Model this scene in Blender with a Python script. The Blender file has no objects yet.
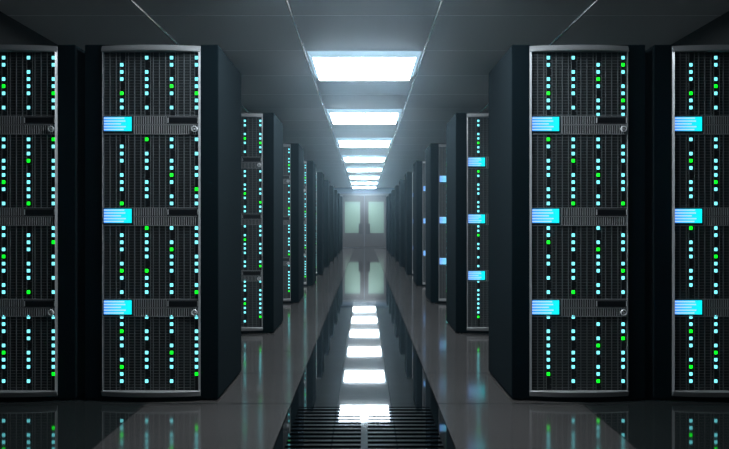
import bpy, bmesh, math
from mathutils import Vector

C = bpy.context.scene.collection
sc = bpy.context.scene
HE = 1.048            # eye height
Z1 = 4.194           # distance to the first row of cabinets
ROW = 2.571          # row pitch
HC = HE + 1.576      # ceiling height
TILE = 1.09
WALLX = 2.70
BACK = 31.1
FRONT = -4.0

# ------------------------------------------------------------ materials
def nt(name):
    m = bpy.data.materials.new(name); m.use_nodes = True
    n = m.node_tree.nodes; l = m.node_tree.links
    return m, n, l, n['Principled BSDF']

def pbr(name, col, rough=.5, metal=0., spec=.5, noise=0., nscale=20., coat=0.):
    m, n, l, b = nt(name)
    b.inputs['Base Color'].default_value = (*col, 1)
    b.inputs['Roughness'].default_value = rough
    b.inputs['Metallic'].default_value = metal
    b.inputs['Specular IOR Level'].default_value = spec
    b.inputs['Coat Weight'].default_value = coat
    if noise:
        tc = n.new('ShaderNodeTexCoord'); t = n.new('ShaderNodeTexNoise')
        t.inputs['Scale'].default_value = nscale
        l.new(tc.outputs['Object'], t.inputs['Vector'])
        mr = n.new('ShaderNodeMapRange')
        mr.inputs['To Min'].default_value = max(0.02, rough - noise)
        mr.inputs['To Max'].default_value = rough + noise
        l.new(t.outputs['Fac'], mr.inputs['Value'])
        l.new(mr.outputs['Result'], b.inputs['Roughness'])
    return m

def emit(name, col, s, sampling='NONE'):
    m, n, l, b = nt(name)
    b.inputs['Base Color'].default_value = (.02, .02, .02, 1)
    b.inputs['Emission Color'].default_value = (*col, 1)
    b.inputs['Emission Strength'].default_value = s
    m.cycles.emission_sampling = sampling
    return m

class G:
    """tiny node-math helper"""
    def __init__(s, n, l): s.n, s.l = n, l
    def m(s, op, a, b=None, c=None):
        x = s.n.new('ShaderNodeMath'); x.operation = op
        for i, v in enumerate((a, b, c)):
            if v is None: continue
            if isinstance(v, (int, float)): x.inputs[i].default_value = v
            else: s.l.new(v, x.inputs[i])
        return x.outputs[0]
    def line(s, coord, pitch, off, w):
        """1 on a thin line repeated every pitch"""
        u = s.m('ADD', coord, -off + pitch * 1000.5)
        u = s.m('MODULO', u, pitch)
        u = s.m('SUBTRACT', u, pitch / 2)
        u = s.m('ABSOLUTE', u)
        return s.m('LESS_THAN', u, w / 2)
    def mixc(s, fac, a, b):
        x = s.n.new('ShaderNodeMix'); x.data_type = 'RGBA'
        if isinstance(fac, (int, float)): x.inputs[0].default_value = fac
        else: s.l.new(fac, x.inputs[0])
        for k, v in ((6, a), (7, b)):
            if isinstance(v, tuple): x.inputs[k].default_value = (*v, 1)
            else: s.l.new(v, x.inputs[k])
        return x.outputs[2]
    def mixf(s, fac, a, b):
        x = s.n.new('ShaderNodeMix'); x.data_type = 'FLOAT'
        s.l.new(fac, x.inputs[0])
        for k, v in ((2, a), (3, b)):
            if isinstance(v, (int, float)): x.inputs[k].default_value = v
            else: s.l.new(v, x.inputs[k])
        return x.outputs[0]

FT = .847; FZ0 = 4.127
def floor_mat():
    m, n, l, b = nt('floor_tiles'); g = G(n, l)
    tc = n.new('ShaderNodeTexCoord'); sp = n.new('ShaderNodeSeparateXYZ')
    l.new(tc.outputs['Object'], sp.inputs[0])
    X, Y = sp.outputs[0], sp.outputs[1]
    ax = g.m('ABSOLUTE', X)
    outer = g.m('GREATER_THAN', ax, 1.271)
    lnY = g.line(Y, FT, FZ0, .022)
    lnX = g.line(ax, FT, .424, .007)
    ln = g.m('MAXIMUM', lnY, lnX)
    t = n.new('ShaderNodeTexNoise'); t.inputs['Scale'].default_value = 1.3
    l.new(tc.outputs['Object'], t.inputs['Vector'])
    base = g.mixc(outer, (.040, .037, .036), (.010, .012, .012))
    base = g.mixc(ln, base, (.01, .01, .01))
    l.new(base, b.inputs['Base Color'])
    r = g.mixf(outer, .11, .045)
    r2 = g.m('MULTIPLY', g.m('SUBTRACT', t.outputs['Fac'], .5), .05)
    l.new(g.m('ADD', r, r2), b.inputs['Roughness'])
    l.new(g.mixf(ln, .9, .05), b.inputs['Specular IOR Level'])
    return m

def strip_mat():
    m, n, l, b = nt('polished_strip'); g = G(n, l)
    tc = n.new('ShaderNodeTexCoord'); sp = n.new('ShaderNodeSeparateXYZ')
    l.new(tc.outputs['Object'], sp.inputs[0])
    ln = g.line(sp.outputs[1], FT, FZ0, .008)
    l.new(g.mixc(ln, (.148, .143, .141), (.02, .03, .03)), b.inputs['Base Color'])
    b.inputs['Metallic'].default_value = 1
    b.inputs['Roughness'].default_value = .03
    return m

def ceil_mat():
    m, n, l, b = nt('ceiling_tiles'); g = G(n, l)
    tc = n.new('ShaderNodeTexCoord')
    t = n.new('ShaderNodeTexNoise'); t.inputs['Scale'].default_value = 90
    l.new(tc.outputs['Object'], t.inputs['Vector'])
    l.new(g.mixc(t.outputs['Fac'], (.50, .50, .51), (.56, .56, .57)), b.inputs['Base Color'])
    b.inputs['Roughness'].default_value = .5
    b.inputs['Specular IOR Level'].default_value = .4
    return m

def screen_mat():
    """blue to cyan screen with pale text lines"""
    m, n, l, b = nt('display_glow'); g = G(n, l)
    tc = n.new('ShaderNodeTexCoord'); sp = n.new('ShaderNodeSeparateXYZ')
    l.new(tc.outputs['UV'], sp.inputs[0])
    U, V = sp.outputs[0], sp.outputs[1]
    bg = g.mixc(g.m('POWER', U, .8), (.03, .22, .95), (0., .92, 1.))
    row = g.m('FLOOR', g.m('MULTIPLY', V, 5))
    fr = g.m('FRACT', g.m('MULTIPLY', V, 5))
    on = g.m('MULTIPLY', g.m('GREATER_THAN', fr, .28), g.m('LESS_THAN', fr, .74))
    end = g.m('ADD', .72, g.m('MULTIPLY', g.m('SINE', g.m('MULTIPLY', row, 2.3)), .1))
    on = g.m('MULTIPLY', on, g.m('LESS_THAN', U, end))
    on = g.m('MULTIPLY', on, .72)
    col = g.mixc(on, bg, (.55, .75, 1.))
    b.inputs['Base Color'].default_value = (.01, .02, .03, 1)
    l.new(col, b.inputs['Emission Color'])
    b.inputs['Emission Strength'].default_value = 1.15
    b.inputs['Roughness'].default_value = .2
    m.cycles.emission_sampling = 'NONE'
    return m

M = dict(
    floor=floor_mat(), strip=strip_mat(), ceil=ceil_mat(), screen=screen_mat(),
    wall=pbr('dark_wall', (.012, .013, .014), .7, noise=.1),
    backwall=pbr('end_wall', (.16, .22, .30), .6, noise=.1),
    rack=pbr('rack_paint', (.0020, .0042, .0054), .6, spec=.0, noise=.04, nscale=6),
    side=pbr('rack_paint_lit_side', (.0082, .0112, .0128), .6, spec=.0, noise=.04, nscale=6),  # rack paint made lighter: the light on cabinet sides put into the colour
    rackdark=pbr('rack_recess', (.006, .008, .009), .5),
    bezel=pbr('bezel_metal', (.30, .30, .305), .40, metal=.6, noise=.05),
    grille=pbr('grille_metal', (.11, .118, .122), .42, metal=.35),
    hole=pbr('grille_shadow_gap', (.016, .018, .019), .45),
    rib=pbr('vent_rib_metal', (.27, .275, .28), .4, metal=.3),
    slot=pbr('black_plastic', (.004, .004, .005), .3),
    frame=pbr('slot_frame_metal', (.045, .047, .05), .4),
    clip=pbr('slot_clip_metal', (.55, .55, .56), .4),
    knob=pbr('knob_metal', (.7, .7, .72), .4, metal=.4),
    rail=pbr('ceiling_rail_metal', (.95, .95, .97), .22, metal=1.),
    rail2=pbr('ceiling_joint', (.95, .95, .96), .5),
    grate=pbr('grate_steel', (.30, .30, .305), .03, metal=1.),
    tray=pbr('tray_black_glass', (.004, .004, .005), .04, spec=.8),
    gap=pbr('joint_black', (.01, .012, .012), .3),
    led=emit('cyan_indicator', (.19, .85, .93), 1.7),
    ledg=emit('green_indicator', (.0, .9, .012), 2.2),
    lamp=emit('lamp_diffuser', (.80, .92, 1.), 42., 'AUTO'),
    lampside=emit('lamp_side', (.46, .70, .88), .8, 'NONE'),
    doorm=pbr('door_paint', (.048, .047, .050), .5),
    doorf=pbr('door_frame_paint', (.14, .15, .16), .5),
    glass=pbr('green_frosted_glass', (.165, .25, .205), .25),
    plate=pbr('handle_plate', (.02, .02, .022), .4),
    rubber=pbr('rubber', (.008, .008, .008), .6),
)

# ------------------------------------------------------------ mesh helpers
def bx(bm, x0, x1, y0, y1, z0, z1):
    v = [bm.verts.new((x, y, z)) for x in (x0, x1) for y in (y0, y1) for z in (z0, z1)]
    for f in ((0, 1, 3, 2), (4, 6, 7, 5), (0, 4, 5, 1), (2, 3, 7, 6), (0, 2, 6, 4), (1, 5, 7, 3)):
        bm.faces.new([v[i] for i in f])
    return v

def cyl(bm, x, y, z0, z1, r, n=20, axis='Z', r2=None):
    a, b_ = [], []
    r2 = r if r2 is None else r2
    for k in range(n):
        t = 2 * math.pi * k / n
        c, s = math.cos(t), math.sin(t)
        if axis == 'Z':
            a.append(bm.verts.new((x + r * c, y + r * s, z0))); b_.append(bm.verts.new((x + r2 * c, y + r2 * s, z1)))
        else:   # along Y, x and y are x and height, z0 z1 the two Y ends
            a.append(bm.verts.new((x + r * c, z0, y + r * s))); b_.append(bm.verts.new((x + r2 * c, z1, y + r2 * s)))
    for k in range(n):
        bm.faces.new((a[k], a[(k + 1) % n], b_[(k + 1) % n], b_[k]))
    bm.faces.new(a); bm.faces.new(b_)

def obj(name, bm, mat, parent=None, bevel=0., smooth=False, loc=None):
    bmesh.ops.recalc_face_normals(bm, faces=bm.faces)
    if bevel:
        bmesh.ops.bevel(bm, geom=list(bm.edges), offset=bevel, segments=2, affect='EDGES', profile=.5, clamp_overlap=True)
    me = bpy.data.meshes.new(name); bm.to_mesh(me); bm.free()
    me.materials.append(mat)
    if smooth:
        for p in me.polygons: p.use_smooth = True
    o = bpy.data.objects.new(name, me); C.objects.link(o)
    if parent: o.parent = parent
    if loc: o.location = loc
    return o

def inst(name, me, parent, loc):
    o = bpy.data.objects.new(name, me); C.objects.link(o); o.parent = parent; o.location = loc
    return o

def struct(name, bm, mat, **k):
    o = obj(name, bm, mat, **k)
    if not o.parent: o['kind'] = 'structure'
    return o

def empty(name, loc=(0, 0, 0)):
    o = bpy.data.objects.new(name, None); C.objects.link(o); o.location = loc
    o.empty_display_size = .1
    return o

def tag(o, label, cat, group=None):
    o['label'] = label; o['category'] = cat
    if group: o['group'] = group
    return o

def copy_tree(o, parent=None):
    c = o.copy(); C.objects.link(c)
    if parent: c.parent = parent
    for ch in list(o.children): copy_tree(ch, c)
    return c

B = bmesh.new
# ------------------------------------------------------------ the room
SW = .4235            # half width of the polished strip
GWI = .372
GY0, GY1 = 2.30, 4.06   # grate opening
b = B(); bx(b, -WALLX - .2, -SW - .004, FRONT - .2, BACK + .2, -.12, 0); bx(b, SW + .004, WALLX + .2, FRONT - .2, BACK + .2, -.12, 0)
bx(b, -SW - .004, SW + .004, FRONT - .2, BACK + .2, -.16, -.12)
struct('floor', b, M['floor'])
b = B(); bx(b, -SW, SW, GY1, BACK, -.10, -.001); bx(b, -SW, SW, FRONT, GY0, -.10, -.001)
for xa, xb in ((-SW, -GWI - .001), (GWI + .001, SW)): bx(b, xa, xb, GY0, GY1, -.10, -.001)
struct('trim_1', b, M['strip'])
b = B(); bx(b, -SW - .004, SW + .004, FRONT, BACK, -.119, -.101)
struct('trim_2', b, M['gap'])
b = B(); bx(b, -WALLX - .2, WALLX + .2, FRONT - .2, BACK + .2, HC, HC + .15); struct('ceiling', b, M['ceil'])
b = B(); bx(b, -WALLX - .2, -WALLX, FRONT, BACK, 0, HC); struct('wall_left', b, M['wall'])
b = B(); bx(b, WALLX, WALLX + .2, FRONT, BACK, 0, HC); struct('wall_right', b, M['wall'])
b = B(); bx(b, -WALLX - .2, WALLX + .2, BACK, BACK + .2, 0, HC); struct('wall_back', b, M['backwall'])
b = B(); bx(b, -WALLX - .2, WALLX + .2, FRONT - .2, FRONT, 0, HC); struct('wall_front', b, M['wall'])

# ceiling rails and joints
k = 3
for x in (-1.5 * TILE, -.5 * TILE, .5 * TILE, 1.5 * TILE):
    w = .014 if abs(x) > 1 else .010
    b = B(); pa = []
    for q in range(9):
        t_ = math.pi * q / 8
        pa.append([b.verts.new((x + w * math.cos(t_), yy, HC - .0006 - .9 * w * math.sin(t_))) for yy in (FRONT, BACK)])
    for q in range(8): b.faces.new((pa[q][0], pa[q][1], pa[q + 1][1], pa[q + 1][0]))
    b.faces.new((pa[0][0], pa[0][1], pa[8][1], pa[8][0])); b.faces.new([v[0] for v in pa]); b.faces.new([v[1] for v in pa])
    struct('trim_%d' % k, b, M['rail'], smooth=True); k += 1
SEAM0 = 5.365
b = B()
y = SEAM0 - 8 * TILE
while y < BACK:
    bx(b, -WALLX, WALLX, y - .007, y + .007, HC - .0012, HC - .0003); y += TILE
struct('trim_%d' % k, b, M['rail2']); k += 1

# ------------------------------------------------------------ floor grate
gr = empty('floor_grate', (0, GY0, -.03))
tag(gr, 'long slatted metal floor grate set in the polished strip nearest the camera', 'floor grate')
b = B(); bx(b, -GWI, GWI, 0, GY1 - GY0, -.06, .006)
obj('drain_tray', b, M['tray'], gr)
b = B()
p = .066; n = int((GY1 - GY0 - .03) / p)
for i in range(n):
    y1 = GY1 - GY0 - .02 - i * p
    for s in (-1, 1):
        xa, xb = sorted((s * .017, s * GWI))
        bx(b, xa, xb, y1 - .028, y1, .010, .0285)
obj('slats', b, M['grate'], gr)
b = B(); bx(b, -.0165, .0165, 0.01, GY1 - GY0 - .02, .010, .0288)
obj('centre_bar', b, M['grate'], gr)
# ------------------------------------------------------------ ceiling lights
def make_lamp():
    t = empty('ceiling_light', (0, 0, HC - .001))
    hw0, hw1, d, T = .523, .477, TILE - .05, .056
    b = B()
    top = [(-hw0, .0), (hw0, .0), (hw0, d), (-hw0, d)]
    bot = [(-hw1, .012), (hw1, .012), (hw1, d - .012), (-hw1, d - .012)]
    vt = [b.verts.new((x, y, -.001)) for x, y in top]; vb = [b.verts.new((x, y, -T)) for x, y in bot]
    for i in range(4):
        j = (i + 1) % 4
        b.faces.new((vt[i], vt[j], vb[j], vb[i]))
    b.faces.new(vt); b.faces.new(vb)
    obj('housing', b, M['lampside'], t)
    b = B(); bx(b, -hw1 + .006, hw1 - .006, .018, d - .018, -T - .004, -T - .0005)
    obj('diffuser', b, M['lamp'], t)
    return t
ords = ['second', 'third', 'fourth', 'fifth', 'sixth', 'seventh']
lamp0 = make_lamp()
for i in range(-1, 8):  # the one before the first is unseen, added to light the front doors
    o = lamp0 if i == 0 else copy_tree(lamp0)
    o.location = (0, SEAM0 + TILE + .01 + i * 3 * TILE, HC - .001)
    lab = ('unseen glowing white panel light, added above the view to light the front cabinet doors' if i < 0 else
           'largest glowing white ceiling panel light, nearest in the row above the aisle' if i == 0 else
           'smallest glowing white ceiling panel light, right in front of the double doors' if i == 7 else
           'glowing white ceiling panel light, %s from the front in the row above the aisle' % ords[i - 1])
    tag(o, lab, 'ceiling light', 'panel lights along the aisle ceiling')

# ------------------------------------------------------------ server cabinets
def H(py): return HE + (223.7 - py) / 169.0
S = {
 'L': ['-ccc-Gcc-|c-cccc-c-|cc-cGc-c-|cc-ccGcc-',
       '-ccc-ccc-G|G-ccc-ccc-|cc-ccGc-cc|c-c-cc-Gcc',
       '-ccc-cGc-c|Gcccc-Gccc|c-cGccc-cc|ccc-ccc-cG',
       'ccGcc-cGcc|c-cc-ccc-c|ccc-cGcc-c|c-ccccccG-'],
 'R': ['cc-ccGcc-|c-cccc-c-|-ccGc-ccc|cGc-ccGcc',
       'Gc-ccc-ccc|cccG-ccccG|cc-ccGc-cc|-ccc-ccc-G',
       'ccG-cc-c-c|-ccc-ccc-G|c-cGccc-cc|-ccc-cGc-c',
       'c-ccccccG-|c-cc-ccc-c|-c-cGc-ccG|-ccG-ccc-c'],
 'OL': ['-ccc-Gcc-|cc-cGc-c-|c-cccc-c-|cc-ccGcc-',
       'c-cGc-ccc-|cc-cccGc-c|cccG-ccccG|Gc-ccc-ccc',
       'G-ccc-ccc-|cc-cGcc-cc|-ccc-ccc-G|ccG-cc-c-c',
       'ccGcc-cGcc|ccc-cGcc-c|c-cc-ccc-c|c-ccccccG-'],
 'OR': ['-ccc-Gcc-|cc-cGc-c-|c-cccc-c-|cc-ccGcc-',
       'c-cGc-ccc-|cc-cccGc-c|cccG-ccccG|Gc-ccc-ccc',
       'G-ccc-ccc-|cc-cGcc-cc|-ccc-ccc-G|ccG-cc-c-c',
       'ccGcc-cGcc|ccc-cGcc-c|c-cc-ccc-c|c-ccccccG-'],
}
LY0 = [57.8, 139.4, 228.0, 316.9]
SEC = [(52.0, 115.8), (134.5, 207.5), (225.8, 298.8), (316.6, 390.3)]
BAY = [(115.8, 134.5), (207.5, 225.8), (298.8, 316.6)]
COLX = None
PW = .2825           # half width of the inner face

def led_mesh(mat, name):
    b = B(); bx(b, -.0097, .0097, -.002, .001, -.0099, .0099)
    bmesh.ops.recalc_face_normals(b, faces=b.faces)
    bmesh.ops.bevel(b, geom=list(b.edges), offset=.0018, segments=1, affect='EDGES')
    me = bpy.data.meshes.new(name); b.to_mesh(me); b.free(); me.materials.append(mat); return me
LEDC = led_mesh(M['led'], 'status_light'); LEDG = led_mesh(M['ledg'], 'alert_light')

def grille_geo(y0, y1):
    """front face of a blade bank: dark back plate plus a raised grid"""
    z1, z0 = H(y0), H(y1)
    g = B()
    x = -PW + .002
    xs = []
    while x < PW:
        xs.append(x); x += .0365
    for x in xs:
        if any(c - .013 < x < c + .020 for c in COLX): continue
        bx(g, x - .0022, x + .0022, -.004, .004, z0, z1)
    for c in COLX:
        for xx in (c - .0105, c + .0225):
            if xx < PW: bx(g, xx - .0013, xx + .0013, -.0045, .004, z0, z1)
    z = z1 - .0006
    edges = [-PW] + [v for c in COLX for v in (c - .0105, min(c + .0225, PW))] + [PW]
    while z > z0:
        for a, e in zip(edges[::2], edges[1::2]):
            if e - a > .004: bx(g, a, e, -.0025, .003, z - .0012, z + .0012)
        z -= .0210 / 1.25
    return g, z0, z1

def bow(x, amp=.034, w=.2914): return -.014 - amp * (1 - (x / w) ** 2)

def make_rack(kind):
    global COLX
    COLX = [(-.1733 if 'L' in kind else -.1823) + .1473 * i for i in range(4)]
    t = empty('server_cabinet')
    b = B(); bx(b, -.3945, .3945, 0.004, .797, .0107, 2.108)
    obj('cabinet_body', b, M['rack'], t, bevel=.003)
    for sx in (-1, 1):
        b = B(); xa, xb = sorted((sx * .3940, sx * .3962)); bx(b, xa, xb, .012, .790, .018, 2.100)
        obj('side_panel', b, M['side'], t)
    for sx in (-.333, .333):
        for sy in (.06, .74):
            b = B(); cyl(b, sx, sy, 0.0, .0107, .022, 16, r2=.018); obj('foot', b, M['rubber'], t)
    # bowed door frame
    w = .2914; zt, zb = 2.0990, .0285; n = 16
    b = B()
    def bar(za, zb_, xa, xb, n, tilt):
        prev = None
        for i in range(n + 1):
            x = xa + (xb - xa) * i / n; y = bow(x)
            if tilt > 0: q = [b.verts.new((x, y + .003, za)), b.verts.new((x, y, za + .004)), b.verts.new((x, y + .004, zb_ - .020)), b.verts.new((x, y + .014, zb_))]
            else: q = [b.verts.new((x, y + .014, za)), b.verts.new((x, y + .004, za + .018)), b.verts.new((x, y, zb_ - .004)), b.verts.new((x, y + .003, zb_))]
            q += [
                 b.verts.new((x, .004, zb_)), b.verts.new((x, .004, za))]
            if prev:
                for k in range(6): b.faces.new((prev[k], prev[(k + 1) % 6], q[(k + 1) % 6], q[k]))
            else: b.faces.new(q)
            prev = q
        b.faces.new(prev)
    bar(H(52.3), zt, -w, w, n, 1); bar(zb, H(390.2), -w, w, n, -1)
    for s in (-1, 1):
        xa, xb = sorted((s * w, s * (w - .0085)))
        v = [b.verts.new((s * (w if k_ in (1, 2) else w - .0085), yy, zz)) for zz in (H(390.2), H(52.3)) for k_, yy in ((0, .004), (1, .004), (2, -.003), (3, -.0165))]
        b.faces.new(v[:4]); b.faces.new(v[4:])
        for q in range(4): b.faces.new((v[q], v[(q + 1) % 4], v[4 + (q + 1) % 4], v[4 + q]))
    obj('door_frame', b, M['bezel'], t)
    for k, (ya, yb) in enumerate(SEC):
        g, z0, z1 = grille_geo(ya, yb)
        bp = B(); bx(bp, -PW, PW, .0015, .0042, z0, z1)
        pn = obj('blade_bank', bp, M['hole'], t)
        s_ = B(); g2 = g
        for c in COLX: bx(s_, c - .0095, min(c + .0215, PW), -.001, .0035, z0 + .0005, z1 - .0005)
        obj('indicator_strip', s_, M['slot'], pn)
        cols = S[kind][k].split('|')
        for ci, col in enumerate(cols):
            for ri, ch in enumerate(col):
                zz = H(LY0[k] + 7.12 * ri)
                if zz - .02 > z0: bx(g2, COLX[ci] + .010, min(COLX[ci] + .0215, PW), -.003, .001, zz - .0225, zz - .0203)
                if ch == '-': continue
                if ch == 'G': inst('alert_light', LEDG, pn, (COLX[ci], -.003, zz))
                else: inst('status_light', LEDC, pn, (COLX[ci], -.003, zz))
        obj('grille', g, M['grille'], pn)
    for k, (ya, yb) in enumerate(BAY):
        z1, z0 = H(ya), H(yb); zm = H(ya + 9.1)
        bp = B(); bx(bp, -PW, PW, -.001, .0042, z0 + .0005, z1 - .0005)
        pn = obj('control_bay', bp, M['slot'], t)
        # ribs
        r = B()
        x = -.2825 + .184
        while x < PW:
            for a, e in ((zm + .005, z1 - .004), (z0 + .004, zm - .004)):
                if a > zm and x > .091: continue
                bx(r, x - .0022, x + .0022, -.008, -.001, a, e)
            x += .0134
        for zz in (z1 - .002, z0 + .002):
            bx(r, -PW, PW, -.0085, -.001, zz - .0016, zz + .0016)
        bx(r, -.104, PW, -.0085, -.001, zm - .002, zm + .002)
        obj('vent_ribs', r, M['rib'], pn)
        # display
        xl, xr = (-.2765, -.1128) if 'L' in kind else (-.2790, -.1200)
        fr = B(); bx(fr, -PW, xr + .011, -.009, -.001, H(ya + 15.9) - .006, H(ya + 1.0) + .003)
        obj('display_frame', fr, M['slot'], pn)
        fe = B(); bx(fe, xr + .012, xr + .018, -.010, -.001, z0 + .003, z1 - .003)
        obj('display_edge', fe, M['rib'], pn)
        d = B(); zt_, zb_ = H(ya + 1.3), H(ya + 15.4)
        v = [d.verts.new(p_) for p_ in ((xl, -.0115, zb_), (xr, -.0115, zb_), (xr, -.0115, zt_), (xl, -.0115, zt_),
                                          (xl, -.0090, zb_), (xr, -.0090, zb_), (xr, -.0090, zt_), (xl, -.0090, zt_))]
        uv = d.loops.layers.uv.new('UVMap')
        for f in ((0, 1, 2, 3), (4, 7, 6, 5), (0, 4, 5, 1), (1, 5, 6, 2), (2, 6, 7, 3), (3, 7, 4, 0)):
            fc = d.faces.new([v[i] for i in f])
            for lp in fc.loops:
                lp[uv].uv = ((lp.vert.co.x - xl) / (xr - xl), (lp.vert.co.z - zb_) / (zt_ - zb_))
        obj('display_screen', d, M['screen'], pn)
        # disc slot
        q = B(); za, ze = H(ya + 7.2), H(ya + 2.2)
        sx0, sx1 = .098, .2815
        bx(q, sx0, sx1, -.0095, -.001, za - .006, ze + .006)
        obj('slot_frame', q, M['frame'], pn)
        q = B(); bx(q, sx0 + .008, sx1 - .008, -.0115, -.0095, za, ze)
        obj('disc_slot', q, M['slot'], pn)
        for xx in (sx0 + .004, sx1 - .004):
            q = B(); bx(q, xx - .0018, xx + .0018, -.012, -.0095, za - .001, ze + .001)
            obj('slot_clip', q, M['clip'], pn)
        if k != 1:
            kb = B(); zc = H(ya + 13.4); xc = .2595
            N = 28; prev = None; ring = []
            for i in range(N):
                tt = 2 * math.pi * i / N; cc, ss = math.cos(tt), math.sin(tt)
                ring.append([kb.verts.new((xc + r_ * cc, yy, zc + r_ * ss)) for r_, yy in ((.0180, -.009), (.0180, -.020), (.0165, -.022), (.0130, -.022), (.0125, -.015), (.0125, -.009))])
            for i in range(N):
                a, e = ring[i], ring[(i + 1) % N]
                for j in range(6): kb.faces.new((a[j], e[j], e[(j + 1) % 6], a[(j + 1) % 6]))
            cyl(kb, xc, zc, -.010, -.019, .0068, 16, axis='Y', r2=.005)
            obj('lock_knob', kb, M['knob'], pn)
    return t

XC = 1.261
protos = {k: make_rack(k) for k in ('L', 'R', 'OL', 'OR')}
places = []
words = ['nearest', 'second', 'third', 'fourth', 'fifth', 'sixth', 'seventh', 'eighth', 'ninth', 'farthest']
def put(kind, x, y, label, group, first):
    o = protos[kind] if first else copy_tree(protos[kind])
    o.location = (x, y, 0)
    tag(o, label, 'server cabinet', group)
put('OL', -XC - .846, Z1, 'dark server cabinet cut off by the left edge of the picture, against the left wall', None, True)
put('OR', XC + .852, Z1, 'dark server cabinet cut off by the right edge of the picture, against the right wall', None, True)
for i in range(10):
    for kind, sx, side in (('L', -1, 'left'), ('R', 1, 'right')):
        if i == 0:
            lab = 'tall black server cabinet at the front %s of the aisle, its whole lit door showing' % side
        elif i == 9:
            lab = 'farthest black server cabinet on the %s of the aisle, closest to the double doors' % side
        else:
            lab = 'black server cabinet in the row on the %s of the aisle, %s from the front' % (side, words[i])
        put(kind, sx * XC + (.009 if sx > 0 else 0), Z1 + ROW * i, lab, 'server cabinets on the %s of the aisle' % side, i == 0)

# ------------------------------------------------------------ double doors
PXM = 708.75 / BACK
def dh(py): return HE + (223.7 - py) / PXM
d = empty('door_1', (0, BACK, 0)); d['kind'] = 'structure'
ht = 2.30
b = B()
for s in (-1, 1):
    xa, xb = sorted((s * .965, s * 1.06)); bx(b, xa, xb, -.07, 0, 0, ht)
bx(b, -1.09, 1.09, -.11, 0, ht, ht + .07)
obj('door_frame', b, M['doorf'], d)
for s in (-1, 1):
    # leaf as four rails around a window opening
    xi, xo = .006, .958
    wx0, wx1 = .185, .850; wz0, wz1 = dh(233.0), dh(201.8)
    b = B()
    def R(x0, x1, z0, z1, y0=-.045, y1=-.002):
        xa, xb = sorted((s * x0, s * x1)); bx(b, xa, xb, y0, y1, z0, z1)
    R(xi, wx0, .008, ht - .004); R(wx1, xo, .008, ht - .004); R(wx0, wx1, .008, wz0); R(wx0, wx1, wz1, ht - .004)
    leaf = obj('door_leaf', b, M['doorm'], d)
    b = B()
    R(wx0, wx1, wz0, wz0 + .03, -.052, -.045); R(wx0, wx1, wz1 - .03, wz1, -.052, -.045)
    R(wx0, wx0 + .03, wz0 + .03, wz1 - .03, -.052, -.045); R(wx1 - .03, wx1, wz0 + .03, wz1 - .03, -.052, -.045)
    obj('glazing_bead', b, M['glass'], leaf)
    b = B(); R(wx0, wx1, wz0, wz1, -.030, -.020); obj('glass_pane', b, M['glass'], leaf)
    b = B(); R(.075, .250, dh(234.0), dh(223.6), -.060, -.046)
    R(.10, .225, dh(232.4), dh(225.0), -.095, -.060); obj('pull_handle', b, M['plate'], leaf)

# ------------------------------------------------------------ air, camera, view
w = bpy.data.worlds.new('World'); sc.world = w; w.use_nodes = True
wn, wl = w.node_tree.nodes, w.node_tree.links
wn['Background'].inputs['Color'].default_value = (0, 0, 0, 1)
wn['Background'].inputs['Strength'].default_value = 0
HAZE = 0.0048
if HAZE:
    v = wn.new('ShaderNodeVolumeScatter')
    v.inputs['Color'].default_value = (.55, .82, 1, 1)
    v.inputs['Density'].default_value = HAZE
    v.inputs['Anisotropy'].default_value = .95
    wl.new(v.outputs[0], wn['World Output'].inputs['Volume'])

cam = bpy.data.cameras.new('Camera'); co = bpy.data.objects.new('Camera', cam); C.objects.link(co)
co.location = (0, 0, HE); co.rotation_euler = (math.pi / 2, 0, 0)
cam.lens = 35; cam.sensor_width = 36; cam.clip_start = .05; cam.clip_end = 100
cam.shift_x = .2 / 729; cam.shift_y = -.8 / 729
sc.camera = co
sc.view_settings.view_transform = 'Standard'; sc.view_settings.look = 'None'
sc.view_settings.exposure = 0; sc.view_settings.gamma = 1
sc.view_settings.use_curve_mapping = False
sc.cycles.max_bounces = 8; sc.cycles.diffuse_bounces = 4; sc.cycles.glossy_bounces = 5; sc.cycles.volume_bounces = 0
sc.cycles.use_denoising = True
sc.cycles.sample_clamp_indirect = 10
